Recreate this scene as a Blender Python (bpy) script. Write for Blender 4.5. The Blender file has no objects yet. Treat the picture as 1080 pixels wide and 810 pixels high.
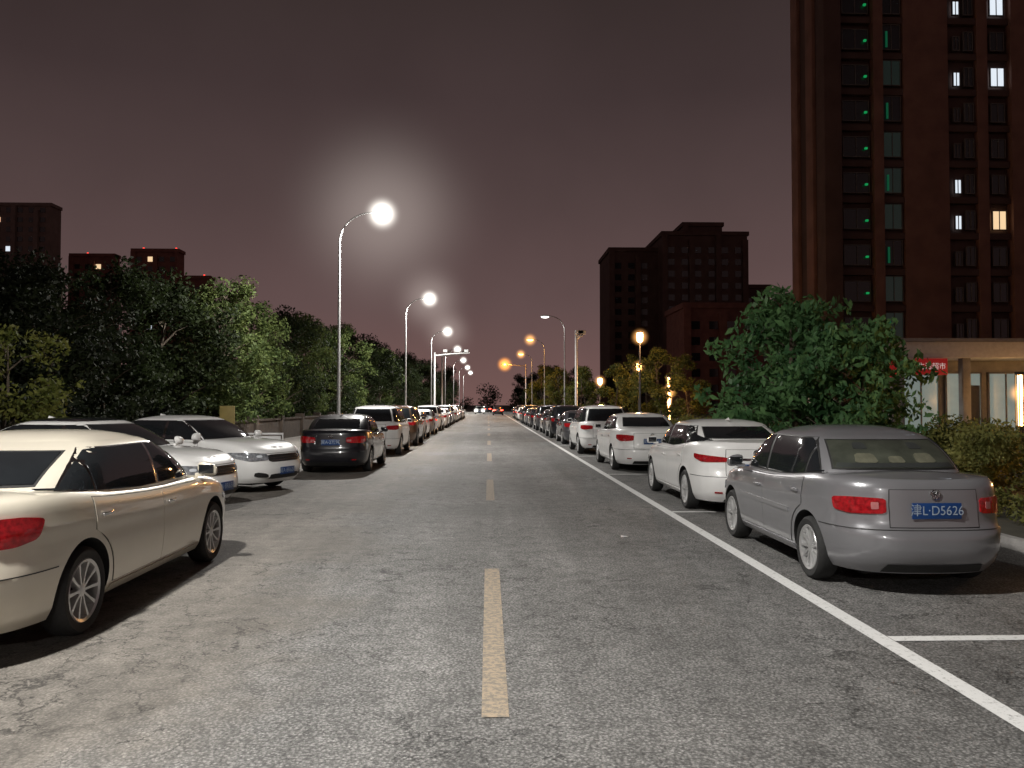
import bpy, bmesh, math, random
import numpy as np
from mathutils import Vector, Matrix
random.seed(7); rng=np.random.default_rng(7)
S=bpy.context.scene; COL=S.collection
S.view_settings.view_transform='Standard'; S.view_settings.look='None'; S.view_settings.exposure=0
R=math.radians

# ---------------------------------------------------------------- materials
def mat_base(name):
    m=bpy.data.materials.new(name); m.use_nodes=True
    nt=m.node_tree; b=nt.nodes['Principled BSDF']; return m,nt,b
def pmat(name,col,rough=.5,metal=0,coat=0,es=0,ec=None,nz=.12,scale=6,spec=.5,bump=0,bscale=30):
    m,nt,b=mat_base(name)
    tc=nt.nodes.new('ShaderNodeTexCoord'); n=nt.nodes.new('ShaderNodeTexNoise'); n.inputs['Scale'].default_value=scale
    n.inputs['Detail'].default_value=4
    nt.links.new(tc.outputs['Object'],n.inputs['Vector'])
    r=nt.nodes.new('ShaderNodeValToRGB')
    r.color_ramp.elements[0].position=.3; r.color_ramp.elements[1].position=.7
    r.color_ramp.elements[0].color=(*[c*(1-nz) for c in col],1); r.color_ramp.elements[1].color=(*[min(1,c*(1+nz)) for c in col],1)
    nt.links.new(n.outputs['Fac'],r.inputs['Fac']); nt.links.new(r.outputs['Color'],b.inputs['Base Color'])
    b.inputs['Roughness'].default_value=rough; b.inputs['Metallic'].default_value=metal
    b.inputs['Coat Weight'].default_value=coat; b.inputs['Coat Roughness'].default_value=.04
    b.inputs['Specular IOR Level'].default_value=spec
    if es:
        b.inputs['Emission Color'].default_value=(*(ec or col),1); b.inputs['Emission Strength'].default_value=es
    if bump:
        n2=nt.nodes.new('ShaderNodeTexNoise'); n2.inputs['Scale'].default_value=bscale; n2.inputs['Detail'].default_value=5
        nt.links.new(tc.outputs['Object'],n2.inputs['Vector'])
        bp=nt.nodes.new('ShaderNodeBump'); bp.inputs['Strength'].default_value=bump; bp.inputs['Distance'].default_value=.02
        nt.links.new(n2.outputs['Fac'],bp.inputs['Height']); nt.links.new(bp.outputs['Normal'],b.inputs['Normal'])
    return m
def asphalt(name,base,warm):
    m,nt,b=mat_base(name); N=nt.nodes.new; Lk=nt.links.new
    tc=N('ShaderNodeTexCoord')
    def noise(scale,detail=4,vec=None):
        n=N('ShaderNodeTexNoise'); n.inputs['Scale'].default_value=scale; n.inputs['Detail'].default_value=detail
        n.inputs['Roughness'].default_value=.65
        Lk(vec or tc.outputs['Object'],n.inputs['Vector']); return n
    mp=N('ShaderNodeMapping'); mp.inputs['Scale'].default_value=(1.1,.06,1); Lk(tc.outputs['Object'],mp.inputs['Vector'])
    streak=noise(1.3,4,mp.outputs['Vector']); big=noise(.33,7); fine=noise(60,3); mid=noise(5,6)
    def ramp(src,a,bv,p0,p1):
        r=N('ShaderNodeMapRange'); r.inputs['From Min'].default_value=p0; r.inputs['From Max'].default_value=p1
        r.inputs['To Min'].default_value=a; r.inputs['To Max'].default_value=bv; Lk(src,r.inputs['Value']); return r.outputs['Result']
    def mth(op,a,c):
        x=N('ShaderNodeMath'); x.operation=op
        for i,v in enumerate((a,c)):
            if isinstance(v,(int,float)): x.inputs[i].default_value=v
            else: Lk(v,x.inputs[i])
        return x.outputs[0]
    mul=lambda a,c: mth('MULTIPLY',a,c)
    def mixf(fac,a,c):
        x=N('ShaderNodeMix'); x.data_type='FLOAT'; Lk(fac,x.inputs[0])
        for i,v in ((2,a),(3,c)):
            if isinstance(v,(int,float)): x.inputs[i].default_value=v
            else: Lk(v,x.inputs[i])
        return x.outputs[0]
    sep=N('ShaderNodeSeparateXYZ'); Lk(tc.outputs['Object'],sep.inputs[0])
    xe=mth('ADD',sep.outputs['X'],ramp(big.outputs['Fac'],-1.0,1.0,.3,.7))
    side=ramp(xe,1,0,-2.2,-1.2)          # 1 = smoother brown left lane
    vor=N('ShaderNodeTexVoronoi'); vor.inputs['Scale'].default_value=48; Lk(tc.outputs['Object'],vor.inputs['Vector'])
    vor2=N('ShaderNodeTexVoronoi'); vor2.inputs['Scale'].default_value=110; Lk(tc.outputs['Object'],vor2.inputs['Vector'])
    speck=mul(mul(ramp(fine.outputs['Fac'],.35,1.7,.30,.70),ramp(vor.outputs['Distance'],1.5,.55,0,.7)),ramp(vor2.outputs['Distance'],1.3,.75,0,.7))
    soft=mixf(side,speck,mixf(ramp(side,.5,.5,0,1),speck,1.0))
    f=mul(ramp(streak.outputs['Fac'],.74,1.22,.3,.7),ramp(big.outputs['Fac'],.64,1.28,.3,.7))
    f=mul(f,soft); f=mul(f,ramp(mid.outputs['Fac'],.74,1.22,.3,.7))
    wv=noise(2.2,5); add=N('ShaderNodeVectorMath'); add.operation='MULTIPLY_ADD'
    add.inputs[1].default_value=(.9,.9,0); Lk(wv.outputs['Color'],add.inputs[0]); Lk(tc.outputs['Object'],add.inputs[2])
    ck=N('ShaderNodeTexVoronoi'); ck.feature='DISTANCE_TO_EDGE'; ck.inputs['Scale'].default_value=2.6; Lk(add.outputs[0],ck.inputs['Vector'])
    c1=ramp(ck.outputs['Distance'],.30,1,.004,.026)
    msk=noise(.45,3); mm=ramp(msk.outputs['Fac'],0,1,.44,.52)
    f=mul(f,mixf(mm,1.0,c1))
    st=noise(.8,4); f=mul(f,ramp(st.outputs['Fac'],1,.72,.62,.68))
    cm=N('ShaderNodeMix'); cm.data_type='RGBA'; cm.inputs[6].default_value=(*base,1); cm.inputs[7].default_value=(*warm,1)
    Lk(side,cm.inputs[0])
    vm=N('ShaderNodeVectorMath'); vm.operation='SCALE'; Lk(cm.outputs[2],vm.inputs[0]); Lk(f,vm.inputs['Scale'])
    Lk(vm.outputs[0],b.inputs['Base Color']); b.inputs['Roughness'].default_value=.75; b.inputs['Specular IOR Level'].default_value=.45
    bp=N('ShaderNodeBump'); bp.inputs['Strength'].default_value=.55; bp.inputs['Distance'].default_value=.008
    Lk(vor.outputs['Distance'],bp.inputs['Height']); Lk(bp.outputs['Normal'],b.inputs['Normal'])
    return m
def worn(name,paint,under,thr):
    m,nt,b=mat_base(name); N=nt.nodes.new; Lk=nt.links.new
    tc=N('ShaderNodeTexCoord'); n=N('ShaderNodeTexNoise'); n.inputs['Scale'].default_value=22; n.inputs['Detail'].default_value=8; n.inputs['Roughness'].default_value=.8
    Lk(tc.outputs['Object'],n.inputs['Vector'])
    r=N('ShaderNodeValToRGB'); r.color_ramp.elements[0].position=thr-.06; r.color_ramp.elements[1].position=thr+.06
    r.color_ramp.elements[0].color=(*under,1); r.color_ramp.elements[1].color=(*paint,1)
    Lk(n.outputs['Fac'],r.inputs['Fac']); Lk(r.outputs['Color'],b.inputs['Base Color']); b.inputs['Roughness'].default_value=.8
    return m
def leafmat(name,c1,c2,tr=.35):
    m,nt,b=mat_base(name); N=nt.nodes.new; Lk=nt.links.new
    tc=N('ShaderNodeTexCoord'); n=N('ShaderNodeTexNoise'); n.inputs['Scale'].default_value=1.6; n.inputs['Detail'].default_value=6
    Lk(tc.outputs['Object'],n.inputs['Vector'])
    r=N('ShaderNodeValToRGB'); r.color_ramp.elements[0].position=.35; r.color_ramp.elements[1].position=.65
    r.color_ramp.elements[0].color=(*c1,1); r.color_ramp.elements[1].color=(*c2,1); Lk(n.outputs['Fac'],r.inputs['Fac'])
    Lk(r.outputs['Color'],b.inputs['Base Color']); b.inputs['Roughness'].default_value=.65; b.inputs['Specular IOR Level'].default_value=.2
    t=N('ShaderNodeBsdfTranslucent'); Lk(r.outputs['Color'],t.inputs['Color'])
    mx=N('ShaderNodeMixShader'); mx.inputs[0].default_value=tr; Lk(b.outputs[0],mx.inputs[1]); Lk(t.outputs[0],mx.inputs[2])
    Lk(mx.outputs[0],nt.nodes['Material Output'].inputs['Surface']); return m
def emat(name,col,st):
    m,nt,b=mat_base(name); b.inputs['Base Color'].default_value=(*col,1)
    b.inputs['Emission Color'].default_value=(*col,1); b.inputs['Emission Strength'].default_value=st; return m

M=dict(
 champ=pmat('champagne_paint',(.66,.61,.51),.30,.2,1,nz=.02), silver=pmat('silver_paint',(.26,.26,.275),.31,.45,1,nz=.02),
 white=pmat('white_paint',(.80,.80,.79),.35,0,1,nz=.02), black=pmat('black_paint',(.008,.008,.012),.3,0,1,nz=.02),
 grey=pmat('grey_paint',(.07,.07,.078),.33,.4,1,nz=.02), red=pmat('red_paint',(.18,.02,.02),.33,.3,1,nz=.02),
 bronze=pmat('bronze_paint',(.12,.07,.04),.33,.5,1,nz=.02),
 glass=pmat('dark_glass',(.012,.014,.016),.04,0,0,nz=.1,spec=.9), trim=pmat('black_trim',(.015,.015,.015),.55,nz=.1),
 chrome=pmat('chrome',(.7,.7,.7),.15,1,nz=.03), tyre=pmat('tyre_rubber',(.018,.018,.018),.8,nz=.2,scale=40),
 alloy=pmat('alloy',(.62,.62,.62),.3,.7,nz=.04), well=pmat('wheel_well',(.008,.008,.008),.9),
 tail=pmat('tail_lens',(.27,.006,.010),.12,0,1,es=.03,ec=(1,.02,.02),nz=.5,scale=30), tailw=pmat('reverse_lens',(.45,.16,.16),.12,0,1,nz=.1,scale=40),
 head=pmat('head_lens',(.35,.37,.4),.08,.5,1,nz=.5,scale=18), seat=pmat('seat_fabric',(.20,.18,.14),.85,nz=.2,scale=12),
 inner=pmat('cabin_interior',(.075,.075,.062),.7,nz=.5,scale=4),
 plate=pmat('plate_blue',(.008,.045,.17),.35,nz=.05), ptxt=pmat('plate_white',(.55,.58,.62),.4,nz=.02), pltx=pmat('plate_letter',(.30,.36,.44),.5,nz=.15,scale=30),
 lampwhite=emat('lamp_glow',(1,.98,.93),110), pole=pmat('galvanised_pole',(.36,.36,.36),.5,.3,nz=.1),
 warm=emat('warm_glow',(1,.50,.16),24), amber=emat('amber_glow',(1,.33,.04),40), redlamp=emat('red_glow',(1,.05,.03),14), beacon=emat('beacon_glow',(1,.06,.04),2),
 green=emat('green_glow',(.02,.9,.25),.25), litwin=emat('lit_window',(.82,.91,1),.9), litwarm=emat('lit_window_warm',(1,.72,.42),.9),
 fgreen=emat('faint_green',(.02,.45,.2),.10),
 headon=emat('headlamp_on',(1,.97,.9),60),
 bark=pmat('bark',(.09,.07,.05),.9,nz=.3,bump=.5), 
 leafn=leafmat('leaf_deep_shade_painted',(.008,.012,.006),(.022,.030,.011),.2),  # shade of the unlit near trees painted into the leaf colour
 leafd=leafmat('leaf_shade_painted',(.014,.022,.009),(.038,.054,.018)), leafm=leafmat('leaf_mid',(.05,.08,.026),(.15,.19,.06)),  # leafd darkened as unlit, leafm brighter as lamplit: light put into colour
 leafy=leafmat('leaf_yellow',(.07,.09,.02),(.18,.18,.045)), leafr=leafmat('leaf_bright',(.040,.105,.040),(.12,.23,.085)),
 hedge=leafmat('hedge_leaf',(.07,.085,.022),(.23,.22,.065)),
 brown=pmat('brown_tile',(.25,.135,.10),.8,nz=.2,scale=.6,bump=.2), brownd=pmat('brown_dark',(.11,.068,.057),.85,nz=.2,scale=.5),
 beige=pmat('beige_render',(.22,.17,.15),.85,nz=.15,scale=.5), redbr=pmat('red_brick',(.24,.11,.09),.85,nz=.2,scale=.8),
 wing=pmat('window_glass',(.02,.025,.03),.08,nz=.3,scale=.3,spec=.8), wing2=pmat('window_glass_green',(.03,.055,.05),.08,nz=.5,scale=.3,spec=.9,es=.015,ec=(.3,.6,.5)), frame=pmat('window_frame',(.16,.15,.14),.6),
 conc=pmat('concrete',(.30,.30,.295),.85,nz=.15,scale=3,bump=.3), kerb=pmat('kerb_stone',(.26,.25,.24),.85,nz=.25,scale=5,bump=.4),
 pave=pmat('paving',(.17,.155,.14),.85,nz=.25,scale=3,bump=.4), earth=pmat('earth',(.05,.045,.032),.95,nz=.4,scale=1.5,bump=.5),
 signred=pmat('sign_red',(.40,.02,.02),.5,es=.16,ec=(.8,.04,.04)), signwhite=pmat('sign_white',(.8,.8,.8),.5,es=.35,ec=(1,.95,.92)), yellow=pmat('yellow_board',(.30,.23,.07),.6), 
 wallbr=pmat('wall_brown',(.045,.032,.023),.9,nz=.4,scale=4,bump=.5), whitep=pmat('white_metal',(.7,.7,.7),.5,nz=.08),
 cloth=pmat('dark_grey_box',(.05,.05,.055),.6),
)
M['road']=asphalt('asphalt',(.190,.186,.180),(.190,.173,.153))
M['linew']=worn('white_line_paint',(.66,.66,.65),(.22,.22,.21),.40)
M['liney']=worn('centre_line_paint',(.35,.275,.195),(.185,.165,.135),.50)
gm,nt,b=mat_base('clear_tinted_glass')
tr=nt.nodes.new('ShaderNodeBsdfTransparent'); tr.inputs['Color'].default_value=(.82,.86,.82,1)
gl=nt.nodes.new('ShaderNodeBsdfGlossy'); gl.inputs['Roughness'].default_value=.03
lw=nt.nodes.new('ShaderNodeLayerWeight'); lw.inputs['Blend'].default_value=.5
pw=nt.nodes.new('ShaderNodeMath'); pw.operation='POWER'; pw.inputs[1].default_value=4; nt.links.new(lw.outputs['Facing'],pw.inputs[0])
ad=nt.nodes.new('ShaderNodeMath'); ad.operation='MULTIPLY_ADD'; ad.inputs[1].default_value=.85; ad.inputs[2].default_value=.08; nt.links.new(pw.outputs[0],ad.inputs[0])
mx=nt.nodes.new('ShaderNodeMixShader')
nt.links.new(ad.outputs[0],mx.inputs[0]); nt.links.new(tr.outputs[0],mx.inputs[1]); nt.links.new(gl.outputs[0],mx.inputs[2])
nt.links.new(mx.outputs[0],nt.nodes['Material Output'].inputs['Surface']); M['clear']=gm
def glow_mat(name,col,A,p):  # view-facing emission on a clear shell: painted lamp bloom, no real mist
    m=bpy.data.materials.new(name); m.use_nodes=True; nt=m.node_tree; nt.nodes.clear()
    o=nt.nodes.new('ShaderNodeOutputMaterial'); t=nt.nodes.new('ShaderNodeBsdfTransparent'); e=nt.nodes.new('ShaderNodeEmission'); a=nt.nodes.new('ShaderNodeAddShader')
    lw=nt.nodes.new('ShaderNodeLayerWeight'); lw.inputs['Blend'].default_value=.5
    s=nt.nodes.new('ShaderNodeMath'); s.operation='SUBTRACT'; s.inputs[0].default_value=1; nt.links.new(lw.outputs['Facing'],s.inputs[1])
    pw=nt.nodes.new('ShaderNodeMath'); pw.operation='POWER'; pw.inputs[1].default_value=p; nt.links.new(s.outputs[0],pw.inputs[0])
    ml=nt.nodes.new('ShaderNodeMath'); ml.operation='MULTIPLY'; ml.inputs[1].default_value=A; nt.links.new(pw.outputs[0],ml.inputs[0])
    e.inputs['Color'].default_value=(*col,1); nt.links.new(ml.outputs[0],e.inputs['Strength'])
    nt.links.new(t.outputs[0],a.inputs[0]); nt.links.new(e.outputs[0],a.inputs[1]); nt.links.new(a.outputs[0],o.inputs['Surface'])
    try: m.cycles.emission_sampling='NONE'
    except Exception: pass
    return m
M['glow_white']=glow_mat('painted_glow_white',(1,.96,.88),1.5,14); M['glow_warm']=glow_mat('painted_glow_warm',(1,.45,.13),.9,9); M['glow_amber']=glow_mat('painted_glow_amber',(1,.36,.05),1.3,7)
M['glow_soft']=glow_mat('painted_glow_soft',(1,.88,.80),.10,16)

# ---------------------------------------------------------------- helpers
def link(o,parent=None):
    COL.objects.link(o)
    if parent: o.parent=parent
    return o
def empty(name,loc,label,cat,group=None,rot=0):
    o=bpy.data.objects.new(name,None); o.empty_display_size=.3; o.location=loc; o.rotation_euler[2]=rot
    o['label']=label; o['category']=cat
    if group:o['group']=group
    return link(o)
def finish(me,smooth=True,ang=38):
    if smooth:
        me.polygons.foreach_set('use_smooth',[True]*len(me.polygons)); me.set_sharp_from_angle(angle=R(ang))
def obj(name,me,mat=None,parent=None,loc=(0,0,0)):
    if mat is not None: me.materials.append(mat)
    o=bpy.data.objects.new(name,me); o.location=loc; return link(o,parent)
def bmobj(name,bm,mat,parent=None,loc=(0,0,0),smooth=True,ang=38):
    me=bpy.data.meshes.new(name); bm.to_mesh(me); bm.free(); finish(me,smooth,ang); return obj(name,me,mat,parent,loc)
def add_box(bm,lo,hi,bev=0,mi=0):
    c=[(a+b_)/2 for a,b_ in zip(lo,hi)]; s=[b_-a for a,b_ in zip(lo,hi)]
    r=bmesh.ops.create_cube(bm,size=1,matrix=Matrix.Translation(c)@Matrix.Diagonal((*s,1)))
    fs=set(f for v in r['verts'] for f in v.link_faces)
    for f in fs: f.material_index=mi
    if bev:
        es=list(set(e for v in r['verts'] for e in v.link_edges))
        bmesh.ops.bevel(bm,geom=es,offset=bev,segments=2,affect='EDGES',profile=.6)
def box(name,lo,hi,mat,parent=None,bev=0):
    bm=bmesh.new(); add_box(bm,lo,hi,bev); return bmobj(name,bm,mat,parent,smooth=bool(bev))
def add_tube(bm,pts,rad,seg=8,cap=True):
    rings=[]
    pts=[Vector(p) for p in pts]
    for i,p in enumerate(pts):
        d=(pts[min(i+1,len(pts)-1)]-pts[max(i-1,0)]).normalized()
        a=Vector((0,0,1)) if abs(d.z)<.9 else Vector((1,0,0))
        u=d.cross(a).normalized(); w=d.cross(u).normalized()
        rings.append([bm.verts.new(p+(u*math.cos(t*2*math.pi/seg)+w*math.sin(t*2*math.pi/seg))*rad[i]) for t in range(seg)])
    for a,c in zip(rings,rings[1:]):
        for t in range(seg): bm.faces.new((a[t],a[(t+1)%seg],c[(t+1)%seg],c[t]))
    if cap: bm.faces.new(rings[0]); bm.faces.new(rings[-1])
def tube(name,pts,rad,mat,parent=None,seg=10):
    bm=bmesh.new(); add_tube(bm,pts,rad,seg); bmesh.ops.recalc_face_normals(bm,faces=bm.faces[:]); return bmobj(name,bm,mat,parent)
def painted_glow(parent,loc,rad,mat,name='painted_halo'):  # sphere that carries the painted bloom around a light
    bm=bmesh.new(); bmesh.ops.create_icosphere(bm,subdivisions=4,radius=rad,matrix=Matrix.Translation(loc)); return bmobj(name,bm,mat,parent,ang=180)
def lathe_y(bm,prof,seg=32,mi=0):
    rings=[[bm.verts.new((r*math.cos(2*math.pi*t/seg),y,r*math.sin(2*math.pi*t/seg))) for t in range(seg)] for r,y in prof]
    for a,c in zip(rings,rings[1:]):
        for t in range(seg):
            f=bm.faces.new((a[t],a[(t+1)%seg],c[(t+1)%seg],c[t])); f.material_index=mi
def KIDS(o): return list(o.children)
def dup(root,loc,rot=None,skip=(),parent=None,**props):
    n=root.copy(); COL.objects.link(n)
    if parent is not None: n.parent=parent
    if loc is not None: n.location=loc
    if rot is not None: n.rotation_euler[2]=rot
    for k,v in props.items(): n[k]=v
    for ch in KIDS(root):
        if ch.name.split('.')[0] in skip: continue
        dup(ch,None,parent=n,skip=skip)
    return n
def setmat(root,old,new):
    st=[root]
    while st:
        o=st.pop(); st+=KIDS(o)
        for s in getattr(o,'material_slots',[]):
            if s.material is old: s.link='OBJECT'; s.material=new
def pchip(tab):
    xs=[t[0] for t in tab]; ys=[t[1] for t in tab]; n=len(xs)
    h=[xs[i+1]-xs[i] for i in range(n-1)]; d=[(ys[i+1]-ys[i])/h[i] for i in range(n-1)]
    m=[d[0]]+[0 if d[i-1]*d[i]<=0 else 2*d[i-1]*d[i]/(d[i-1]+d[i]) for i in range(1,n-1)]+[d[-1]]
    def f(x):
        if x<=xs[0]: return ys[0]
        if x>=xs[-1]: return ys[-1]
        i=0
        while x>xs[i+1]: i+=1
        t=(x-xs[i])/h[i]
        return (2*t**3-3*t*t+1)*ys[i]+(t**3-2*t*t+t)*h[i]*m[i]+(-2*t**3+3*t*t)*ys[i+1]+(t**3-t*t)*h[i]*m[i+1]
    return f
def chaikin(p,n=2,q=.22):
    for _ in range(n):
        o=[]
        for i in range(len(p)):
            a,c=p[i],p[(i+1)%len(p)]
            o.append((a[0]*(1-q)+c[0]*q,a[1]*(1-q)+c[1]*q)); o.append((a[0]*q+c[0]*(1-q),a[1]*q+c[1]*(1-q)))
        p=o
    return p
def patch(name,poly,f,off,mat,parent,g=(.07,.07),back=-.012):
    bm=bmesh.new(); vs=[bm.verts.new((p[0],p[1],0)) for p in poly]; bm.faces.new(vs)
    bmesh.ops.triangulate(bm,faces=bm.faces[:])
    for ax in (0,1):
        lo=min(p[ax] for p in poly); hi=max(p[ax] for p in poly); n=max(1,int((hi-lo)/g[ax])+1)
        for i in range(1,n):
            co=[0,0,0]; no=[0,0,0]; co[ax]=lo+(hi-lo)*i/n; no[ax]=1
            bmesh.ops.bisect_plane(bm,geom=bm.verts[:]+bm.edges[:]+bm.faces[:],plane_co=co,plane_no=no,dist=1e-5)
    bnd=[e for e in bm.edges if e.is_boundary]; bk={}
    for e in bnd:
        for v in e.verts:
            if v not in bk: bk[v]=None
    for v in list(bk): bk[v]=bm.verts.new(f(v.co.x,v.co.y,back))
    newset=set(bk.values())
    for v in bm.verts:
        if v not in newset: v.co=f(v.co.x,v.co.y,off)
    for e in bnd:
        a,c=e.verts; bm.faces.new((a,c,bk[c],bk[a]))
    bmesh.ops.recalc_face_normals(bm,faces=bm.faces[:])
    return bmobj(name,bm,mat,parent,ang=45)
def text_mesh(s,size,ext=.0):
    cu=bpy.data.curves.new('t','FONT'); cu.body=s; cu.size=size; cu.align_x='CENTER'; cu.align_y='CENTER'; cu.extrude=ext
    o=bpy.data.objects.new('t',cu); COL.objects.link(o)
    me=bpy.data.meshes.new_from_object(o.evaluated_get(bpy.context.evaluated_depsgraph_get()))
    bpy.data.objects.remove(o); bpy.data.curves.remove(cu); return me

# ---------------------------------------------------------------- car
def wheel_meshes(r,w=.2,spokes=10,style=0):
    rr=r*.70
    bm=bmesh.new()
    lathe_y(bm,[(rr-.01,-w/2+.02),(rr+.02,-w/2),(r-.03,-w/2-.002),(r-.008,-w/2+.02),(r,-w/2+.05),(r,0),(r,w/2-.05),(r-.008,w/2-.02),(r-.03,w/2+.002),(rr+.02,w/2),(rr-.01,w/2-.02)],40)
    bmesh.ops.recalc_face_normals(bm,faces=bm.faces[:]); t=bpy.data.meshes.new('tyre'); bm.to_mesh(t); bm.free(); finish(t); t.materials.append(M['tyre'])
    bm=bmesh.new()
    lathe_y(bm,[(rr-.005,-w/2+.02),(rr-.03,0),(rr-.022,w/2-.035),(rr-.02,w/2-.012),(rr,w/2-.002),(rr+.006,w/2-.01)],40)
    for i in range(spokes):
        a=2*math.pi*i/spokes
        wd=.020 if style==0 else .038
        m=Matrix.Rotation(a,4,'Y')
        vs=[]
        for (x,hw,y0,y1) in ((.03,wd*.8,w/2-.07,w/2-.025),(rr*.55,wd*.75,w/2-.065,w/2-.022),(rr-.012,wd*1.25,w/2-.06,w/2-.012)):
            vs.append([bm.verts.new(m@Vector(c)) for c in ((x,y0,-hw),(x,y1,-hw*.6),(x,y1,hw*.6),(x,y0,hw))])
        for a1,c1 in zip(vs,vs[1:]):
            for k in range(4): bm.faces.new((a1[k],a1[(k+1)%4],c1[(k+1)%4],c1[k]))
    lathe_y(bm,[(0.0001,w/2-.018),(.03,w/2-.018),(.055,w/2-.03),(.06,w/2-.07)],20)
    bmesh.ops.recalc_face_normals(bm,faces=bm.faces[:]); ri=bpy.data.meshes.new('rim'); bm.to_mesh(ri); bm.free(); finish(ri); ri.materials.append(M['alloy'])
    bm=bmesh.new(); lathe_y(bm,[(.0001,0),(rr-.04,0),(rr-.04,-.03),(.0001,-.03)],24); lathe_y(bm,[(.0001,.022),(rr*.62,.022),(rr*.62,.0)],24)
    k=bpy.data.meshes.new('wheel'); bm.to_mesh(k); bm.free(); finish(k); k.materials.append(M['well'])
    return k,t,ri

TS=[0,.1,.2,.3,.4,.5,.6,.68,.75,.8]; XS=[.865,.84,.81,.77,.72,.65,.57,.48,.38,.28,.18,.09,0]
def quarter(nx,ny):
    q=[((1-t**ny)**(1/nx),t) for t in TS]; q+=[(X,(1-X**nx)**(1/ny)) for X in XS if X<q[-1][0]-.008]; return q
def ring_of(q):
    left=[(X,Y) for X,Y in q]+[(-X,Y) for X,Y in reversed(q[:-1])]
    n=len(left); return left+[(X,-Y) for X,Y in reversed(left[1:-1])],n
def cap(bm,ring,n,zf,rows=5,mi=0):
    N=len(ring); cols=[]
    for j in range(n):
        if j in (0,n-1): cols.append([ring[j]]*(rows+2)); continue
        a=ring[j]; c=ring[(N-j)%N]; col=[a]
        for i in range(1,rows+1):
            s=1-2*i/(rows+1); col.append(bm.verts.new((a.co.x,a.co.y*s,a.co.z+zf(a.co.x,s))))
        col.append(c); cols.append(col)
    for A,C in zip(cols,cols[1:]):
        for i in range(rows+1):
            vs=[]
            for v in (A[i],A[i+1],C[i+1],C[i]):
                if v not in vs: vs.append(v)
            if len(vs)>=3:
                f=bm.faces.new(vs); f.material_index=mi

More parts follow.
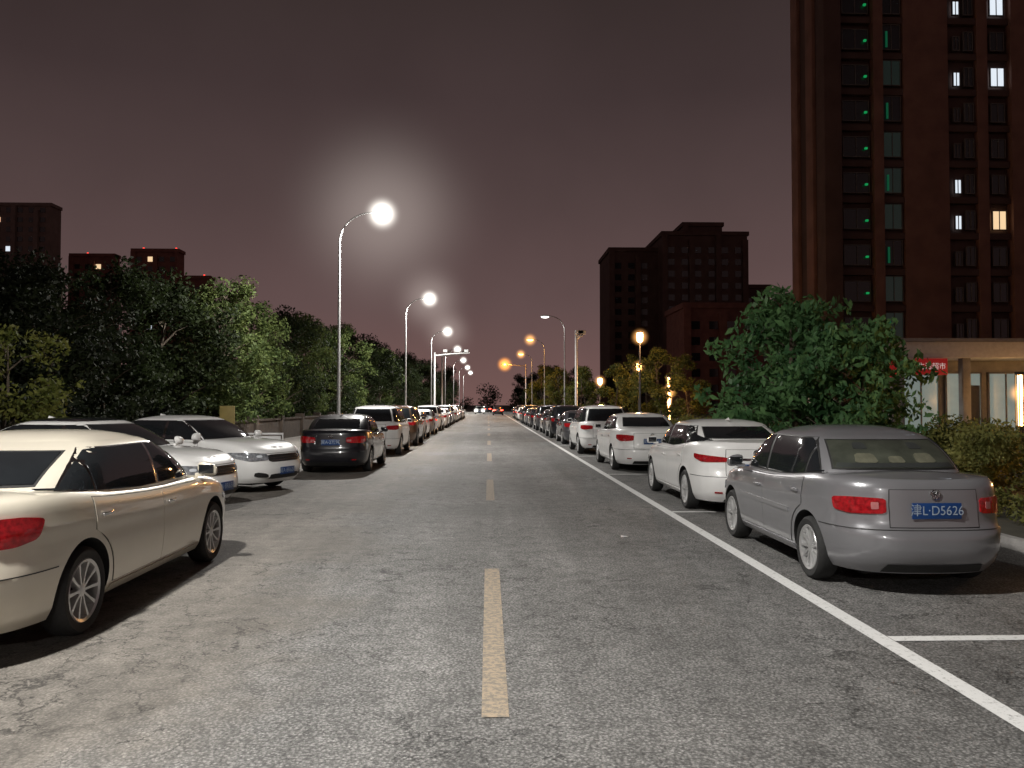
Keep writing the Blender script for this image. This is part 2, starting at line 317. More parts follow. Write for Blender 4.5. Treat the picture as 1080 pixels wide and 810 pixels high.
def build_car(P,label,loc,rot,group='cars parked along the street'):
    L,W,H=P['L'],P['W'],P['H']; B=W/2; r=P['r']; ra=-L/2+P['ro']; fa=ra+P['WB']; zb=P.get('zb',.2)
    paint=M[P['paint']]
    zt=pchip(P['deck']); NX,NY=8,P.get('ny',2.9)
    kw=pchip([(0,.90),(.1,.955),(.3,.988),(.5,1.0),(.66,.994),(.74,.999),(.80,.990),(.9,.978),(.96,.957),(1,.925)])
    e=L/2
    if P.get('suv'):
        xr=pchip([(0,-e+.12),(.15,-e+.02),(.4,-e),(.5,-e+.04),(.8,-e+.06),(1,-e+.12)])
        xf=pchip([(0,e-.14),(.2,e-.01),(.5,e),(.8,e-.05),(.93,e-.12),(1,e-.25)])
    else:
        xr=pchip([(0,-e+.13),(.15,-e+.03),(.3,-e),(.44,-e+.005),(.50,-e+.05),(.75,-e+.075),(.93,-e+.09),(1,-e+.14)])
        xf=pchip([(0,e-.12),(.2,e-.02),(.4,e),(.62,e-.02),(.85,e-.07),(.94,e-.12),(1,e-.24)])
    def base(X,Yf,k,dr=None):
        f_,b_=xf(k),xr(k); x=(f_+b_)/2+(f_-b_)/2*X; return x,Yf*B*kw(k)
    q=quarter(NX,NY); ring,n=ring_of(q)
    ks=[0,.05,.1,.16,.23,.3,.38,.44,.50,.57,.62,.66,.70,.74,.77,.80,.85,.9,.94,.97,1]
    bm=bmesh.new(); rows=[]
    for k in ks:
        rw=[]
        for X,Yf in ring:
            x,y=base(X,Yf,k); rw.append(bm.verts.new((x,y,zb+k*(zt(x)-zb))))
        rows.append(rw)
    for a,c in zip(rows,rows[1:]):
        for i in range(len(a)): bm.faces.new((a[i],a[(i+1)%len(a)],c[(i+1)%len(a)],c[i]))
    cap(bm,rows[-1],n,lambda x,s:.035*(1-s*s)*min(1,max(0,(e-abs(x)-.2)/.25)))
    bm.faces.new(rows[0])
    bmesh.ops.recalc_face_normals(bm,faces=bm.faces[:])
    me=bpy.data.meshes.new('b'); bm.to_mesh(me); bm.free(); me.materials.append(paint); me.materials.append(M['well'])
    ob=bpy.data.objects.new('b',me); COL.objects.link(ob)
    bm=bmesh.new(); Ra=r+.05
    for ax in (ra,fa):
        for sg in (1,-1):
            bmesh.ops.create_cone(bm,cap_ends=True,segments=48,radius1=Ra,radius2=Ra,depth=.5,
              matrix=Matrix.Translation((ax,sg*(B-.02),r+.01))@Matrix.Rotation(R(90),4,'X'))
    for f in bm.faces: f.material_index=1
    mc=bpy.data.meshes.new('c'); bm.to_mesh(mc); bm.free(); mc.materials.append(paint); mc.materials.append(M['well'])
    oc=bpy.data.objects.new('c',mc); COL.objects.link(oc)
    md=ob.modifiers.new('x','BOOLEAN'); md.operation='DIFFERENCE'; md.object=oc; md.solver='EXACT'
    bpy.context.view_layer.update()
    cut=bpy.data.meshes.new_from_object(ob.evaluated_get(bpy.context.evaluated_depsgraph_get()))
    bpy.data.objects.remove(ob); bpy.data.objects.remove(oc)
    # greenhouse
    z0=P['z0']; zr=H-P.get('crown',.055); NX2,NY2=7,2.7
    gf=pchip([(z0,P['fb']+.10),(P['bz'],P['fb']-.0),((P['bz']+zr)/2,(P['fb']+P['ft'])/2+.04),(zr-.05,P['ft']+.03),(zr,P['ft']-.10)])
    gr=pchip([(z0,P['rb']-.08),(P['bz'],P['rb']),((P['bz']+zr)/2,(P['rb']+P['rt'])/2-.06),(zr-.05,P['rt']-.03),(zr,P['rt']+.14)])
    gb=pchip([(z0,B*.93),(P['bz'],B*.925),((P['bz']+zr)/2,B*.865),(zr-.07,B*.785),(zr-.02,B*.73),(zr,B*.67)])
    q2=quarter(NX2,NY2); ring2,n2=ring_of(q2)
    bm=bmesh.new(); bm.from_mesh(cut); bpy.data.meshes.remove(cut)
    rows=[]
    zs=[z0,z0+.06]+[P['bz']+(zr-.07-P['bz'])*i/7 for i in range(1,8)]+[zr-.045,zr-.02,zr-.006,zr]
    for z in zs:
        a=(gf(z)-gr(z))/2; xc=(gf(z)+gr(z))/2; rows.append([bm.verts.new((xc+a*X,gb(z)*Y,z)) for X,Y in ring2])
    nf=[]
    for a,c in zip(rows,rows[1:]):
        for i in range(len(a)): nf.append(bm.faces.new((a[i],a[(i+1)%len(a)],c[(i+1)%len(a)],c[i])))
    xa=(gf(zr)+gr(zr))/2; aa=(gf(zr)-gr(zr))/2; cr=P.get('crown',.055)
    cap(bm,rows[-1],n2,lambda x,s:cr*(1-s**4)*(1-abs((x-xa)/aa)**2.5),rows=9)
    bmesh.ops.recalc_face_normals(bm,faces=nf)
    root=empty('parked_car',loc,label,'car',group,rot)
    body=bmobj('body',bm,paint,root,ang=42); body.data.materials.append(M['well'])
    def lower(X,t,dr,sg,z,off):
        x=dr*e
        for _ in range(5):
            k=max(0,min(1,(z-zb)/(zt(x)-zb))); f_,b_=xf(k),xr(k); a=(f_-b_)/2; x=(f_+b_)/2+dr*a*X
        bb=B*kw(k); nx_=X**(NX-1)*NX/a; ny_=max(t,1e-4)**(NY-1)*NY/bb; l=math.hypot(nx_,ny_)
        return Vector((x+dr*off*nx_/l,sg*(t*bb+off*ny_/l),z))
    X85=(1-.85**NY)**(1/NX)
    def cor(dr,sg):
        def f(c,z,off):
            if c<=1: t=abs(c)*.85; X=(1-t**NY)**(1/NX); s=sg if c>=0 else -sg
            else: X=X85*(2-c); t=(1-X**NX)**(1/NY); s=sg
            return lower(X,t,dr,s,z,off)
        return f
    def wrap(p,s): return [(1+(c-1)*s if c>1 else c,z) for c,z in p]
    def side(sg):
        def f(x,z,off):
            k=max(0,min(1,(z-zb)/(zt(x)-zb))); f_,b_=xf(k),xr(k); a=(f_-b_)/2; X=min(.999,abs((x-(f_+b_)/2)/a))
            return Vector((x,sg*(B*kw(k)*(1-X**NX)**(1/NY)+off),z))
        return f
    def gside(sg):
        def f(x,z,off):
            a=(gf(z)-gr(z))/2; X=min(.999,abs((x-(gf(z)+gr(z))/2)/a)); return Vector((x,sg*(gb(z)*(1-X**NX2)**(1/NY2)+off),z+off*.3))
        return f
    def gend(dr):
        def f(t,z,off):
            a=(gf(z)-gr(z))/2; X=(1-abs(t)**NY2)**(1/NX2); return Vector(((gf(z)+gr(z))/2+dr*(a*X+off*.7),t*gb(z),z+off*.7))
        return f
    beltz=P['bz']+.02; topz=zr-.055; bp=P.get('bp',.05)
    zl=[beltz+(topz-beltz)*i/6 for i in range(7)]
    fr_=[((gf(z)+gr(z))/2+.84*(gf(z)-gr(z))/2,z) for z in zl]; cx=P.get('cpil',.74)
    re_=[((gf(z)+gr(z))/2-cx*(gf(z)-gr(z))/2,z) for z in zl]
    belt=lambda x: max(beltz, zt(x)+.015)
    trimm=M['chrome'] if P.get('chrome') else M['trim']
    for sg in (1,-1):
        dlo=[(re_[0][0],belt(re_[0][0]))]+[(x,z) for x,z in re_[1:]]+list(reversed(fr_[1:]))+[(fr_[0][0],belt(fr_[0][0]))]+[(fr_[0][0]*(1-i/6)+re_[0][0]*i/6,belt(fr_[0][0]*(1-i/6)+re_[0][0]*i/6)) for i in range(1,6)]
        cxm=sum(p[0] for p in dlo)/len(dlo); czm=sum(p[1] for p in dlo)/len(dlo)
        big=[(cxm+(x-cxm)*1.018,czm+(z-czm)*1.05) for x,z in dlo]
        patch('window_trim',big,gside(sg),.003,trimm,root,(.1,.05))
        def clip(lo,hi):
            top=[];bot=[];N_=14
            for i in range(N_+1):
                x=lo+(hi-lo)*i/N_
                zt_=topz
                if fr_[-1][0]<x: zt_=min(zt_,np.interp(x,[p[0] for p in reversed(fr_)],[p[1] for p in reversed(fr_)]))
                if re_[-1][0]>x: zt_=min(zt_,np.interp(x,[p[0] for p in re_],[p[1] for p in re_]))
                top.append((x,float(max(zt_,belt(x)+.012)))); bot.append((x,belt(x)))
            return bot+list(reversed(top))
        patch('window',clip(bp+.035,fr_[0][0]-.02),gside(sg),.008,M['glass'],root)
        rx=re_[0][0]+.02
        if P.get('quarter'):
            qx=P['quarter']
            patch('window',clip(qx+.02,bp-.035),gside(sg),.008,M['glass'],root)
            patch('window',clip(rx,qx-.02),gside(sg),.008,M['glass'],root)
        else: patch('window',clip(rx,bp-.035),gside(sg),.008,M['glass'],root)
        dz=zb+.10; fx=fa-r-.20; tz=lambda x: zb+.955*(zt(x)-zb)
        def topline(x0,x1): return [(x0+(x1-x0)*i/6,tz(x0+(x1-x0)*i/6)) for i in range(7)]
        fdoor=[(bp+.004,dz),(fx,dz),(fx+.03,.6)]+topline(fx+.02,bp+.004)
        Rr=r+.12; arc=[]
        for i in range(8):
            a_=R(12)+(R(72)-R(12))*i/7; arc.append((ra+Rr*math.cos(a_),r+Rr*math.sin(a_)))
        rdoor=[(ra+Rr+.02,dz),(bp-.004,dz)]+[(x,z) for x,z in topline(bp-.004,arc[-1][0]-.02)]+list(reversed(arc))
        for poly in (fdoor,rdoor):
            cx_=sum(p[0] for p in poly)/len(poly); cz_=sum(p[1] for p in poly)/len(poly)
            xs_=[p[0] for p in poly]
            bigp=[(x+(.007 if x>cx_ else -.007),z+(.006 if z>cz_ else -.006)) for x,z in poly]
            patch('door_seam',bigp,side(sg),.0015,M['trim'],root,(.1,.04))
            d=patch('door',poly,side(sg),.006,paint,root,(.08,.035),back=.0)
            hx=min(xs_)+.16; hz=zb+.80*(zt(hx)-zb); p=side(sg)(hx,hz,.02)
            bm=bmesh.new(); add_box(bm,(p.x-.085,p.y-.014,p.z-.015),(p.x+.085,p.y+.014,p.z+.015),.011)
            bmobj('door_handle',bm,M['chrome'] if P.get('chrome') else paint,d)
        patch('side_sill',[(ra+r+.1,zb+.01),(fa-r-.1,zb+.01),(fa-r-.1,zb+.075),(ra+r+.1,zb+.075)],side(sg),.012,M['trim'] if P.get('suv') else paint,root,(.15,.04))
        if P.get('moulding'):
            mz=zb+.40
            patch('side_moulding',[(ra+r+.13,mz),(fa-r-.1,mz),(fa-r-.1,mz+.045),(ra+r+.13,mz+.045)],side(sg),.018,paint,root,(.12,.03))
        p=side(sg)(P['fb']-.22,zt(P['fb']-.22)-.02,0)
        bm=bmesh.new(); bmesh.ops.create_uvsphere(bm,u_segments=20,v_segments=12,radius=1)
        for v in bm.verts:
            c=v.co; c.x=math.copysign(abs(c.x)**.7,c.x); c.y=math.copysign(abs(c.y)**.8,c.y); c.z=math.copysign(abs(c.z)**.75,c.z)
            v.co=Vector((p.x+c.x*.075*(1 if c.x>0 else .45),p.y+sg*.08+c.y*.10,p.z+.10+c.z*.068-.02*sg*c.y))
        add_box(bm,(p.x-.03,min(p.y-sg*.04,p.y+sg*.04),p.z+.02),(p.x+.03,max(p.y-sg*.04,p.y+sg*.06),p.z+.06),.01)
        mi_=bmobj('wing_mirror',bm,paint,root)
        bm=bmesh.new(); add_box(bm,(p.x-.040,p.y+sg*.08-.075,p.z+.055),(p.x-.034,p.y+sg*.08+.075,p.z+.145),.002); bmobj('mirror_glass',bm,M['glass'],mi_)
        t_=patch('taillight',chaikin(wrap(P['tail'],P.get('tw',.38)),2,.12),cor(-1,sg),.012,M['tail'],root,(.04,.04))
        if P.get('tailw'): patch('reverse_light',chaikin(P['tailw'],1,.1),cor(-1,sg),.016,M['tailw'],t_,(.05,.03))
        hl=patch('headlight',chaikin(wrap(P['headl'],.55),2,.12),cor(1,sg),.01,M['head'],root,(.04,.04))
        hc=sum(p[1] for p in P['headl'])/len(P['headl'])
        patch('headlight_lens',chaikin([(.76,hc-.025),(.88,hc-.028),(.88,hc+.02),(.76,hc+.02)],2,.25),cor(1,sg),.016,M['ptxt'],hl,(.04,.03))
        if not P.get('noref'): patch('bumper_reflector',[(.70,.34),(.84,.34),(.84,.365),(.70,.365)],cor(-1,sg),.01,M['tail'],root,(.06,.04))
        patch('fog_light_recess',chaikin([(.62,.30),(.95,.32),(.93,.42),(.66,.38)],1),cor(1,sg),.008,M['trim'],root,(.06,.04))
    if 'wm' not in P: P['wm']=wheel_meshes(r,.2,P.get('spokes',10),P.get('style',0))
    k_,t_,ri_=P['wm']
    for ax in (fa,ra):
        for sg in (1,-1):
            w=obj('wheel',k_,None,root,(ax,sg*(B-.115),r)); w.rotation_euler[2]=0 if sg>0 else math.pi
            obj('tyre',t_,None,w); obj('rim',ri_,None,w)
    zlo=max(P['bz']+.03,zt(P['rb'])+.05); zhi=zr-.075
    def wedge(t0,t1,zlo,zhi,n=8):
        return [(-t0,zlo)]+[(-t0+2*t0*i/n,zlo) for i in range(1,n)]+[(t0,zlo),(t1,zhi),(-t1,zhi)]
    tw_=P.get('rwin',.75)
    patch('rear_window_trim',wedge(tw_+.02,tw_+.02,zlo-.015,zhi+.012),gend(-1),.003,M['trim'],root,(.08,.05))
    if P.get('seats'):
        patch('cabin_interior',wedge(tw_,tw_,zlo,zhi),gend(-1),.006,M['inner'],root,(.08,.05))
        patch('parcel_shelf',wedge(tw_-.02,tw_-.04,zlo+.005,zlo+.045),gend(-1),.009,M['cloth'],root,(.08,.04))
        for c in (-.40,0,.40):
            wd=.15 if c else .11; hh=.085 if c else .06
            patch('headrest',chaikin([(c-wd,zlo+.045),(c+wd,zlo+.045),(c+wd*.8,zlo+.045+hh),(c-wd*.8,zlo+.045+hh)],1,.15),gend(-1),.012,M['seat'],root,(.06,.04))
        for s_ in (1,-1):
            patch('front_headrest',chaikin([(.50*s_,zlo+.17),(.3*s_,zlo+.17),(.32*s_,zlo+.23),(.48*s_,zlo+.23)],1,.15),gend(-1),.010,M['cloth'],root,(.06,.04))
        patch('rear_window',wedge(tw_,tw_,zlo,zhi),gend(-1),.022,M['clear'],root,(.08,.05))
    else: patch('rear_window',wedge(tw_,tw_,zlo,zhi),gend(-1),.009,M['glass'],root,(.08,.05))
    zlo=max(P['bz']+.03,zt(P['fb'])+.04); zhi=zr-.055
    patch('windshield_trim',wedge(.84,.84,zlo-.02,zhi+.015),gend(1),.003,M['trim'],root,(.08,.05))
    patch('windshield',wedge(.82,.82,zlo,zhi),gend(1),.009,M['glass'],root,(.08,.05))
    if not P.get('noant'):
        bm=bmesh.new(); xx=P['rt']+.26; zz=H-.016; vs=[bm.verts.new(c) for c in ((xx-.09,-.02,zz),(xx-.09,.02,zz),(xx+.09,.012,zz),(xx+.09,-.012,zz),(xx-.08,-.006,zz+.045),(xx-.08,.006,zz+.045))]
        for f in ((0,3,2,1),(0,1,5,4),(1,2,5),(0,4,3),(4,5,2,3)): bm.faces.new([vs[i] for i in f])
        bmobj('antenna',bm,paint,root,smooth=False)
    if P.get('darkroof'):
        bm=bmesh.new()
        nx_=20; ny_=16; g=[]
        for i in range(nx_+1):
            x=xa-aa*.93+2*aa*.93*i/nx_; rw=[]
            yb=gb(zr)*(1-abs((x-xa)/aa)**NX2)**(1/NY2)
            for j in range(ny_+1):
                s=-1+2*j/ny_; s*=.97; rw.append(bm.verts.new((x,yb*s,zr+.010+cr*(1-s**4)*(1-abs((x-xa)/aa)**2.5))))
            g.append(rw)
        for i in range(nx_):
            for j in range(ny_): bm.faces.new((g[i][j],g[i+1][j],g[i+1][j+1],g[i][j+1]))
        bmobj('roof_glass',bm,M['glass'],root)
    cf=cor(-1,1); zd=zt(-e)
    tz0=P.get('lidz',.60)
    lw=P.get('lidw',.60)
    patch('boot_lid_seam',[(-lw-.012,tz0-.008),(lw+.012,tz0-.008),(lw+.012,zd-.045),(-lw-.012,zd-.045)],cf,.0012,M['trim'],root,(.08,.04))
    lid=patch('boot_lid',[(-lw,tz0),(lw,tz0),(lw,zd-.05),(-lw,zd-.05)],cf,.005,paint,root,(.08,.035),back=0)
    patch('rear_bumper_seam',[(-1.20,tz0-.03),(1.20,tz0-.03),(1.20,tz0-.022),(-1.20,tz0-.022)],lambda c,z,o:(cor(-1,1)(c,z,o) if c>=0 else cor(-1,-1)(-c,z,o)),.003,M['trim'],root,(.05,.04))
    patch('bumper_diffuser',[(-.7,zb+.01),(.7,zb+.01),(.62,zb+.09),(-.62,zb+.09)],cf,.008,M['trim'],root,(.1,.04))
    if P.get('chromebar'):
        patch('boot_chrome_strip',[(-lw*.9,P['chromebar']),(lw*.9,P['chromebar']),(lw*.9,P['chromebar']+.035),(-lw*.9,P['chromebar']+.035)],cf,.014,M['chrome'],lid,(.1,.03))
    def plate(dr,z,txt):
        p=cor(dr,1)(0,z,.02); bm=bmesh.new(); add_box(bm,(p.x-.006,-.22,z-.07),(p.x+.006,.22,z+.07),.003)
        pl=bmobj('number_plate',bm,M['plate'],root)
        me=text_mesh(txt,.115)
        for v in me.vertices:
            x,y=v.co.x,v.co.y; v.co=Vector((p.x+dr*.0075,dr*x*.93,z+y))
        o=obj('plate_lettering',me,M['pltx'],pl)
    plate(-1,P.get('pz',.78),P.get('txt','冀A·Q7318'))
    plate(1,.42,P.get('txt','冀A·Q7318'))
    ez=P.get('ez',zd-.10); p=cf(0,ez,.012); bm=bmesh.new()
    pts=[(p.x-.004,.042*math.cos(a),ez+.042*math.sin(a)) for a in [2*math.pi*i/20 for i in range(21)]]
    add_tube(bm,pts,[.0055]*21,6,False)
    if P.get('emb')=='v':
        for a,c in (((-.018,.034),(0,-.002)),((0,-.002),(.018,.034)),((-.034,.016),(-.014,-.036)),((-.014,-.036),(0,-.006)),((0,-.006),(.014,-.036)),((.014,-.036),(.034,.016))):
            add_tube(bm,[(p.x-.004,a[0],ez+a[1]),(p.x-.004,c[0],ez+c[1])],[.0045]*2,5)
    else:
        pts=[(p.x-.005,.018*math.cos(a),ez+.038*math.sin(a)) for a in [2*math.pi*i/16 for i in range(17)]]
        add_tube(bm,pts,[.0045]*17,5,False)
        pts=[(p.x-.005,.038*math.cos(a),ez+.014+.016*math.sin(a)) for a in [2*math.pi*i/16 for i in range(17)]]
        add_tube(bm,pts,[.0045]*17,5,False)
    bmobj('emblem',bm,M['chrome'],lid)
    gz=P.get('gz',(.50,.62)); fcf=cor(1,1)
    gr1=patch('grille',chaikin([(-.60,gz[0]+.02),(-.5,gz[0]),(.5,gz[0]),(.60,gz[0]+.02),(.62,gz[1]),(-.62,gz[1])],1,.1),fcf,.006,M['trim'],root,(.08,.04))
    for i in range(3):
        z=gz[0]+.025+(gz[1]-gz[0]-.045)*i/2
        patch('grille_bar',[(-.57,z),(.57,z),(.57,z+.012),(-.57,z+.012)],fcf,.014,M['chrome'],gr1,(.08,.04))
    patch('air_intake',chaikin([(-.62,zb+.07),(.62,zb+.07),(.55,zb+.17),(-.55,zb+.17)],1,.1),fcf,.007,M['trim'],root,(.08,.04))
    patch('bonnet_seam',[(-.95,gz[1]+.018),(.95,gz[1]+.018),(.95,gz[1]+.024),(-.95,gz[1]+.024)],lambda c,z,o:(cor(1,1)(c,z,o) if c>=0 else cor(1,-1)(-c,z,o)),.003,M['trim'],root,(.06,.04))
    box('underbody',(-e+.35,-B+.3,zb-.04),(e-.35,B-.3,zb+.02),M['well'],root)
    return root

SED=dict(L=4.83,W=1.82,H=1.485,WB=2.775,ro=1.08,r=.325,paint='champ',z0=.86,bz=.97,fb=1.30,ft=.48,rb=-1.90,rt=-.98,crown=.08,
 deck=[(-2.42,1.02),(-2.15,1.075),(-1.7,1.075),(-.9,1.01),(0,.965),(1.15,.95),(1.6,.90),(2.05,.81),(2.42,.68)],
 tail=[(.62,.78),(1.0,.76),(1.22,.80),(1.30,.93),(1.05,.96),(.62,.95)],tailw=[(.62,.81),(.8,.805),(.8,.85),(.62,.85)],
 headl=[(.70,.58),(1.0,.56),(1.30,.66),(1.32,.72),(1.02,.70),(.72,.655)],chrome=1,quarter=-1.08,txt='冀A·6K2R8',chromebar=.90,spokes=10,cpil=.82,noant=1)
R90=R(90)
champ=build_car(SED,'champagne beige four-door sedan with alloy wheels parked parallel by the road',(-3.88,5.0+2.415,0),R90)
POLO=dict(L=4.18,W=1.66,H=1.485,WB=2.46,ro=.90,r=.305,paint='silver',z0=.84,bz=.95,fb=1.15,ft=.44,rb=-1.56,rt=-.96,ny=2.8,crown=.07,
 deck=[(-2.09,.995),(-1.9,1.035),(-1.4,1.04),(-.7,.98),(0,.94),(.9,.93),(1.4,.875),(1.8,.79),(2.09,.68)],
 tail=[(.60,.735),(.98,.725),(1.16,.75),(1.18,.86),(.95,.875),(.60,.87)],tailw=[(.68,.775),(.76,.77),(.76,.835),(.68,.835)],
 headl=[(.62,.58),(1.0,.56),(1.22,.62),(1.22,.70),(.95,.70),(.65,.665)],emb='v',seats=1,moulding=1,txt='津L·D5626',lidz=.62,lidw=.56,pz=.765,ez=.905,spokes=11,cpil=.80,quarter=-1.0,noref=1,rwin=.80,noant=1)
silver=build_car(POLO,'silver grey compact sedan with red tail lights in a parking bay',(3.95,6.92+2.09,0),R90)
COR=dict(L=4.64,W=1.78,H=1.455,WB=2.70,ro=1.04,r=.32,paint='white',z0=.86,bz=.98,fb=1.28,ft=.45,rb=-1.86,rt=-1.02,
 deck=[(-2.32,1.06),(-2.15,1.12),(-1.75,1.115),(-.9,1.03),(0,.97),(1.1,.95),(1.5,.90),(2.0,.80),(2.32,.67)],
 tail=[(.50,.83),(1.0,.81),(1.25,.87),(1.27,.94),(1.0,.925),(.50,.885)],
 headl=[(.66,.58),(1.0,.56),(1.34,.66),(1.34,.71),(1.02,.68),(.68,.64)],chromebar=.845,txt='冀A·F39D2',spokes=10,quarter=-1.15,cpil=.84,lidz=.62,pz=.72,rwin=.72)
white1=build_car(COR,'white four-door sedan parked in a marked bay facing away',(4.10,12.1+2.32,0),R90)
JET=dict(L=4.70,W=1.80,H=1.49,WB=2.71,ro=1.06,r=.32,paint='white',z0=.86,bz=1.0,fb=1.15,ft=.40,rb=-1.85,rt=-1.0,
 deck=[(-2.35,1.03),(-2.1,1.10),(-1.7,1.10),(-.9,1.05),(0,1.01),(1.0,1.01),(1.5,.98),(2.0,.91),(2.35,.80)],
 tail=[(.60,.80),(1.0,.78),(1.22,.84),(1.24,.94),(1.0,.95),(.60,.93)],gz=(.60,.74),
 headl=[(.60,.64),(1.0,.62),(1.34,.71),(1.36,.79),(1.0,.79),(.62,.76)],emb='v',chrome=1,spokes=5,style=1,txt='冀A·8R65H',quarter=-1.15)
white2=build_car(JET,'white sedan with chrome grille parked nose towards the road',(-6.15,16.85,0),R(-22))
whdark=build_car(dict(JET,darkroof=1),'white sedan with dark glass roof parked nose towards the road',(-6.45,13.3,0),R(-12))
DARK=dict(L=4.47,W=1.76,H=1.46,WB=2.60,ro=1.02,r=.315,paint='black',z0=.84,bz=.95,fb=1.15,ft=.40,rb=-1.65,rt=-.92,
 deck=[(-2.24,1.02),(-2.05,1.07),(-1.6,1.07),(-.8,.99),(0,.94),(1.0,.93),(1.5,.88),(1.9,.79),(2.24,.68)],
 tail=[(.50,.77),(1.0,.76),(1.15,.80),(1.17,.92),(.95,.93),(.50,.90)],tailw=[(.52,.80),(.66,.80),(.66,.85),(.52,.85)],
 headl=[(.62,.58),(1.0,.56),(1.22,.62),(1.22,.70),(.95,.70),(.65,.665)],emb='v',txt='冀A·27L9E',spokes=10)
dark1=build_car(DARK,'black sedan with red tail lights parked parallel by the road',(-3.86,19.7+2.24,0),R90)
SUV=dict(L=4.5,W=1.84,H=1.69,WB=2.65,ro=.92,r=.345,paint='white',z0=.95,bz=1.08,fb=1.20,ft=.50,rb=-2.12,rt=-1.80,suv=1,zb=.24,crown=.06,
 deck=[(-2.25,1.10),(-1.9,1.12),(-1.0,1.08),(0,1.05),(1.05,1.05),(1.6,1.0),(2.0,.92),(2.25,.80)],
 tail=[(.62,.88),(1.0,.86),(1.2,.90),(1.22,1.0),(1.0,1.02),(.62,1.0)],gz=(.60,.76),
 headl=[(.62,.70),(1.0,.68),(1.25,.76),(1.25,.83),(1.0,.82),(.65,.79)],txt='冀A·U5P03',spokes=5,style=1,cpil=.86,lidz=.6,quarter=-1.2,bp=0.0,pz=.80,ez=.95)
suv1=build_car(SUV,'white sport utility vehicle parked parallel by the road',(-3.86,26.6+2.25,0),R90)

SM=('door_handle','door_seam','plate_lettering','emblem','grille_bar','bonnet_seam','boot_lid_seam','rear_bumper_seam','air_intake','fog_light_recess','side_sill','bumper_reflector','reverse_light','underbody','grille','boot_chrome_strip','headlight_lens','antenna','mirror_glass')
kinds={'sed':white1,'jet':white2,'dark':dark1,'suv':suv1,'polo':silver}
pm={'sed':'white','jet':'white','dark':'black','suv':'white','polo':'silver'}
cn={'white':'white','black':'black','grey':'dark grey','silver':'silver','bronze':'dark bronze','red':'dark red','champ':'champagne beige'}
kn={'sed':'sedan','jet':'sedan','dark':'sedan','suv':'sport utility vehicle','polo':'compact sedan'}
def park(kind,col,x,yrear,rot=R90,where='parked in the kerbside row'):
    src=kinds[kind]; far=yrear>38
    n=dup(src,(x,yrear+2.3,0),rot,skip=SM if far else (),label=f'{cn[col]} {kn[kind]} {where}')
    if col!=pm[kind]: setmat(n,M[pm[kind]],M[col])
    return n
park('jet','white',4.12,20.0); park('suv','white',4.02,26.9); park('dark','grey',4.05,33.6); 
seqR=[('suv','black'),('sed','grey'),('suv','grey'),('dark','black'),('sed','silver'),('suv','black'),('dark','grey'),('jet','white'),('suv','grey'),('sed','black'),('dark','silver')]
y=40.0
for kd,c in seqR:
    park(kd,c,4.05+random.uniform(-.08,.12),y); y+=6.4+random.uniform(-.2,.5)
seqL=[('suv','bronze'),('sed','white'),('dark','silver'),('suv','white'),('jet','white'),('sed','grey'),('suv','white'),('dark','champ'),('jet','white'),('suv','silver'),('sed','white'),('dark','black')]
y=32.6
for kd,c in seqL:
    park(kd,c,-3.9+random.uniform(-.1,.1),y); y+=6.3+random.uniform(-.2,.5)
mv=dup(dark1,(-1.6,150,0),R(-90),skip=SM,label='oncoming car with headlights switched on',group='cars driving on the road')
mv.name='moving_car'
for ch in KIDS(mv):
    if ch.name.startswith('headlight'):
        ch.material_slots[0].link='OBJECT'; ch.material_slots[0].material=M['headon']
painted_glow(mv,(2.3,.6,.65),.8,M['glow_white']); painted_glow(mv,(2.3,-.6,.65),.8,M['glow_white'])
for xx,yy in ((1.6,132),(-.2,175)):
    mv2=dup(dark1,(xx,yy,0),R90,skip=SM,label='dark car driving away with red tail lights glowing',group='cars driving on the road'); mv2.name='moving_car'
    for ch in KIDS(mv2):
        if ch.name.startswith('taillight'):
            ch.material_slots[0].link='OBJECT'; ch.material_slots[0].material=M['redlamp']

# ---------------------------------------------------------------- ground
def sheet(name,x0,x1,y0,y1,z,mat,kind='structure'):
    bm=bmesh.new(); vs=[bm.verts.new(c) for c in ((x0,y0,z),(x1,y0,z),(x1,y1,z),(x0,y1,z))]; bm.faces.new(vs)
    o=bmobj(name,bm,mat,smooth=False); o['kind']=kind; return o
sheet('ground',-1500,1500,-200,3000,-.01,M['earth'])
sheet('road',-5.45,6.15,-60,900,0,M['road'])
sheet('parking_area',-9.6,-5.4505,-60,20.9,-.0,M['road'])
def struct(name,lo,hi,mat,bev=.01):
    o=box(name,lo,hi,mat,None,bev); o['kind']='structure'; return o
struct('kerb',(-5.6,21,-.05),(-5.46,300,.13),M['kerb']); struct('kerb',(-9.6,20.9,-.05),(-5.61,21.05,.13),M['kerb']); struct('kerb',(-9.75,-60,-.05),(-9.61,21.05,.13),M['kerb'])
struct('pavement',(-9.6,21.06,-.05),(-5.61,300,.12),M['pave'],0)
struct('kerb',(6.16,-60,-.05),(6.3,300,.13),M['kerb'])
struct('verge',(6.31,-60,-.05),(10.5,300,.11),M['earth'],0)
yy=4.4
while yy<150:
    sheet('road_marking',-.035,.115,yy,yy+3.95,.004,M['liney']); yy+=9.9
sheet('road_marking',2.78,2.92,-10,160,.004,M['linew'])
yy=5.78
while yy<110:
    sheet('road_marking',2.925,5.6,yy-.06,yy+.06,.004,M['linew']); yy+=6.9

